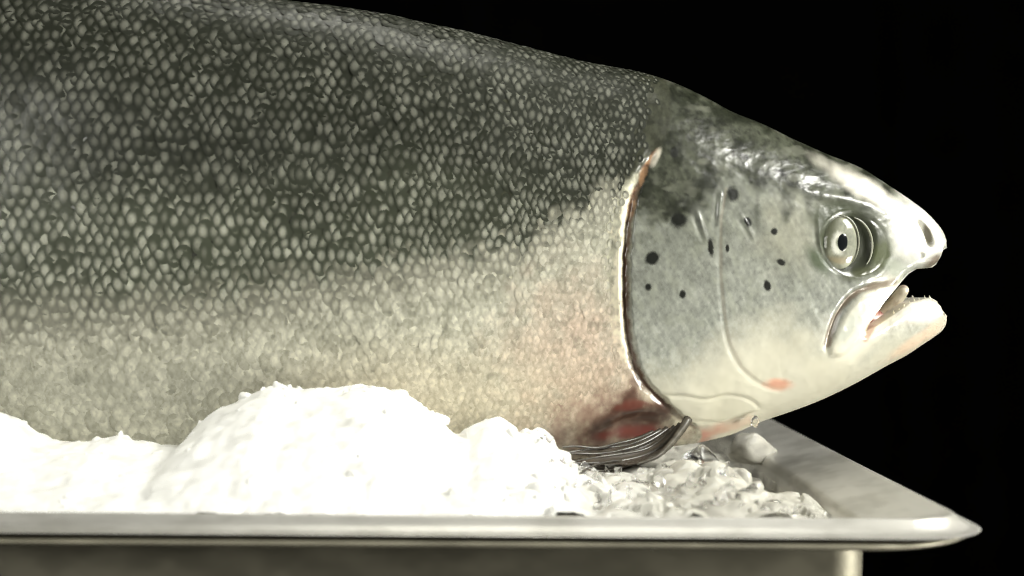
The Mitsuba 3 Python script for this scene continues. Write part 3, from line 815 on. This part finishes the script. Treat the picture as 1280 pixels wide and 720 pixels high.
RAYS = [[(860, 524), (840, 552), (817, 574), (796, 582)], [(856, 528), (828, 566), (784, 584), (748, 587)], [(850, 530), (814, 566), (744, 579), (694, 582)], [(843, 533), (802, 563), (742, 573), (686, 578)],
        [(834, 536), (790, 560), (738, 567), (692, 569)], [(826, 538), (780, 557), (732, 563), (683, 565)], [(816, 540), (772, 555), (738, 559), (704, 560)]]
rays = []
for k, poly in enumerate(RAYS):
    c = curve(poly, 24)
    f = np.linspace(0, 1, 24)
    c[:, 1] += 2.2 * np.sin(f * (5 + k) + k * 2.3) * f
    rays.append(at(c[:, 0], c[:, 1], -0.040 - 0.040 * f + 0.0018 * k * f + 0.0012 * np.sin(f * 9 + k * 1.9) - 0.003 * (k == 0)))
    add('salmon__pectoral_fin__fin_ray' + (f'_{k:03d}' if k else ''), tube(rays[-1], np.linspace(0.0022 if k == 0 else 0.0010 + 0.0005 * (k * 5 % 3) / 2, 0.0004, 24), 8), 'fin_ray', True)
c = curve([(776, 576), (748, 580), (728, 590), (708, 605)], 16)
add('salmon__pectoral_fin__fin_ray_007', tube(at(c[:, 0], c[:, 1], np.linspace(-.066, -.094, 16)), np.linspace(.0008, .0003, 16), 8), 'fin_ray', True)
g = np.array(rays)
NR, NP = len(rays), 24
gf = np.concatenate([g + [0, 0.0003, 0], g - [0, 0.0003, 0]])
gi, gj = np.meshgrid(np.arange(NR - 1), np.arange(NP - 1), indexing='ij')
q1 = np.stack([gi * NP + gj, (gi + 1) * NP + gj, (gi + 1) * NP + gj + 1, gi * NP + gj + 1], -1).reshape(-1, 4)
q1 = q1[gj.ravel() < np.array([21, 15, 20, 14, 21, 13])[gi.ravel()]]
add('salmon__pectoral_fin__membrane', (gf.reshape(-1, 3), np.vstack([q1, q1[:, ::-1] + NR * NP])), 'fin_skin', True)

# ------------------------------------------------------------------ ice
rng = np.random.default_rng(29)
RY = -0.070
ridge_px = [(-300, 520), (-100, 500), (0, 514), (25, 526), (45, 540), (62, 551), (100, 553), (150, 546), (200, 556), (235, 553), (250, 532), (280, 506), (320, 490), (345, 481), (380, 487), (420, 486), (460, 481), (500, 488), (520, 500),
            (545, 521), (570, 542), (590, 542), (603, 530), (622, 527), (640, 537), (660, 537), (690, 552), (712, 580), (740, 592), (780, 592), (820, 590), (850, 580), (880, 576), (905, 585), (925, 598), (945, 612), (975, 622),
            (1000, 623), (1016, 632), (1030, 650), (1060, 668)]
RP = np.array([at(x, y, RY) for x, y in ridge_px])
Zfront = ZR - 0.003
gx, gy = np.meshgrid(np.linspace(X0 + .012, X1 - .010, 560), np.linspace(Y0 + .006, Y1 - .012, 330), indexing='ij')
zr = np.interp(gx, RP[:, 0], RP[:, 2])
t = np.clip((gy - (Y0 + .006)) / (RY - Y0 - .006), 0, 1)
zf = np.minimum(Zfront, zr) + (zr - np.minimum(Zfront, zr)) * (1 - (1 - t) ** 1.7)
tb_ = np.clip((gy - RY) / 0.05, 0, 1)
zback = ZR + 0.012 * np.clip((0.06 - gx) / 0.1, -3, 1) - 0.012
zz = np.where(gy <= RY, zf, zr + (np.minimum(zback, zr) - zr) * tb_ ** 1.2)
pts = rng.uniform([X0, Y0], [X1, Y1], (5200, 2))
tree = cKDTree(pts)
dd, idx = tree.query(np.stack([gx, gy], -1).reshape(-1, 2), k=4)
hgt = rng.uniform(-.0022, .0026, len(pts))
slope = rng.normal(0, .30, (len(pts), 2))
P2 = np.stack([gx, gy], -1).reshape(-1, 1, 2) - pts[idx]
zc = (hgt[idx] + (P2 * slope[idx]).sum(-1) - (dd ** 2) * 46).max(1).reshape(gx.shape)
rough = sst(at(560, 500, RY)[0], at(700, 500, RY)[0], gx)
zz = zz + zc * (0.30 + 0.6 * rough) - 0.0002 + 0.0012 * (meshkit.fbm(np.stack([gx, gy, gx * 0], -1) * 300, 3, 2) - .5)
off = -np.minimum(np.minimum(X1 - gx, gx - X0), np.minimum(gy - Y0, Y1 - gy))
sheet = np.interp(off, [-0.034, -0.0265, -0.0222, -0.0155, -0.008, 0.0025], ZR - np.array([TD, TD - .006, .0125, .0068, .0040, .0008]))
zz = np.maximum(zz, sheet - 0.0005)
NX, NY = gx.shape
topv = np.stack([gx, gy, zz], -1).reshape(-1, 3)
gi, gj = np.meshgrid(np.arange(NX - 1), np.arange(NY - 1), indexing='ij')
qi = np.stack([gi * NY + gj, (gi + 1) * NY + gj, (gi + 1) * NY + gj + 1, gi * NY + gj + 1], -1).reshape(-1, 4)
ice = trimesh.Trimesh(topv, np.vstack([qi[:, [0, 1, 2]], qi[:, [0, 2, 3]]]), process=False)


def chunk(r, seed, sq=(1, 1, 1), n=16, ref=0.25):
    """one lump of broken, half melted ice"""
    g = np.random.default_rng(seed)
    p = g.normal(size=(n, 3))
    p /= np.linalg.norm(p, axis=1, keepdims=True)
    p *= g.uniform(.75, 1.05, (n, 1)) * np.asarray(sq)
    m = m3.Manifold.hull_points(p).refine_to_length(ref).to_mesh()
    t = trimesh.Trimesh(m.vert_properties[:, :3], m.tri_verts, process=True)
    trimesh.smoothing.filter_laplacian(t, lamb=.5, iterations=3)
    t.vertices += t.vertex_normals * (0.10 * (meshkit.fbm(np.array(t.vertices) * 2.2, 3, seed) - .5))[:, None]
    t.apply_scale(r)
    return t


lumps = [ice]
zq = RegularGridInterpolator((gx[:, 0], gy[0]), zz, bounds_error=False, fill_value=None)
for k in range(260):
    px = rng.uniform(640, 1030) if k < 150 else rng.uniform(-80, 1000)
    y = rng.uniform(Y0 + .012, RY + .012)
    X = (px - 640) / FPX * (DM + y)
    if not (X0 + .02 < X < X1 - .05):
        continue
    r = rng.uniform(.003, .0085) if k < 110 else rng.uniform(.0015, .004)
    c = chunk(r, 1000 + k, rng.uniform(.6, 1.3, 3), ref=.35)
    z = float(zq((X, y)))
    if z < ZR - TD + .004:
        continue
    c.apply_translation([X, y, z - r * rng.uniform(.35, .75)])
    lumps.append(c)
WX = float(at(690, 600, RY)[0])


def wet(p):
    """half melted ice at the head end, its weaker light painted into the colour"""
    return smoothstep(WX - .02, WX + .05, p.x + .05 * (fbm(p.x * 60, p.y * 60, p.z * 60) - .5))  # darker where less light reaches the ice, put into its colour


for k in range(70):
    px = rng.uniform(-60, 720)
    y = RY + rng.normal(-.002, .003)
    X = (px - 640) / FPX * (DM + y)
    r = rng.uniform(.002, .0062)
    c = chunk(r, 7000 + k, rng.uniform(.6, 1.4, 3), ref=.35)
    c.apply_translation([X, y, float(zq((X, y))) - r * rng.uniform(.3, .8)])
    lumps.append(c)
scene['ice'] = {'type': 'twosided', 'bsdf': {'type': 'principled', 'specular': 0.5, 'roughness': 0.30,
    'base_color': proc(lambda p, n, uv: mix(mix((0.80, 0.80, 0.775), (0.44, 0.43, 0.38), wet(p)), mix((0.68, 0.68, 0.65), (0.30, 0.29, 0.255), wet(p)), smoothstep(.4, .75, fbm(p.x * 130, p.y * 130, p.z * 130))))}}
add('crushed_ice', trimesh.util.concatenate(lumps), 'ice', 40)
labels['crushed_ice'] = {'label': 'white crushed ice heaped in the tray under the fish', 'category': 'ice', 'kind': 'stuff'}
chips = []
for k in range(120):
    px = rng.uniform(670, 1030)
    y = rng.uniform(Y0 + .014, RY + .010)
    X = (px - 640) / FPX * (DM + y)
    z = float(zq((X, y)))
    if z < ZR - TD + .004 or X > X1 - .045:
        continue
    g = np.random.default_rng(5000 + k)
    h = trimesh.convex.convex_hull(g.normal(size=(11, 3)) * g.uniform(.5, 1.2, 3))
    h.apply_scale(g.uniform(.0010, .0022))
    h.apply_translation([X, y, z + .0006])
    chips.append(h)
add('crushed_ice__clear_chip', trimesh.util.concatenate(chips), 'clear_ice')
labels['crushed_ice__clear_chip'] = {'kind': 'stuff', 'label': 'glassy splinters of ice lying on the heap'}
scene['clear_ice'] = {'type': 'roughdielectric', 'int_ior': 1.31, 'ext_ior': 1.0, 'alpha': 0.12}


def ice_thing(px, py, y, r, seed, mat, label, sq=(1, 1, 1)):
    key = 'ice_chunk' + (f'_{sum(k.startswith("ice_chunk") for k in labels):03d}' if 'ice_chunk' in labels else '')
    c = chunk(r, seed, sq, 22, .14)
    c.apply_translation(at(px, py, y))
    add(key, c, mat, 35)
    labels[key] = {'label': label, 'category': 'ice chunk'}


ice_thing(884, 570, -.050, .0095, 5, 'clear_ice', 'clear grey lump of ice under the throat of the fish', (1.2, 1, .8))
ice_thing(612, 546, -.078, .0115, 8, 'ice', 'rounded white lump of ice leaning on the belly left of the breast fin', (1.15, .9, .95))
ice_thing(938, 560, .075, .0135, 9, 'ice', 'blurred white lump of ice lying behind the throat at the far side', (1.3, 1, .75))
ice_thing(850, 597, -.090, .0110, 12, 'ice', 'pale lump of ice right below the root of the breast fin', (1.3, .9, .8))
ice_thing(90, 648, -.155, .0055, 14, 'clear_ice', 'small grey lump of ice behind the front rim at far left', (1.7, .8, .8))
ice_thing(944, 527, -.030, .0028, 15, 'clear_ice', 'tiny clear ice splinter hanging under the jaw', (.8, .8, 1.2))
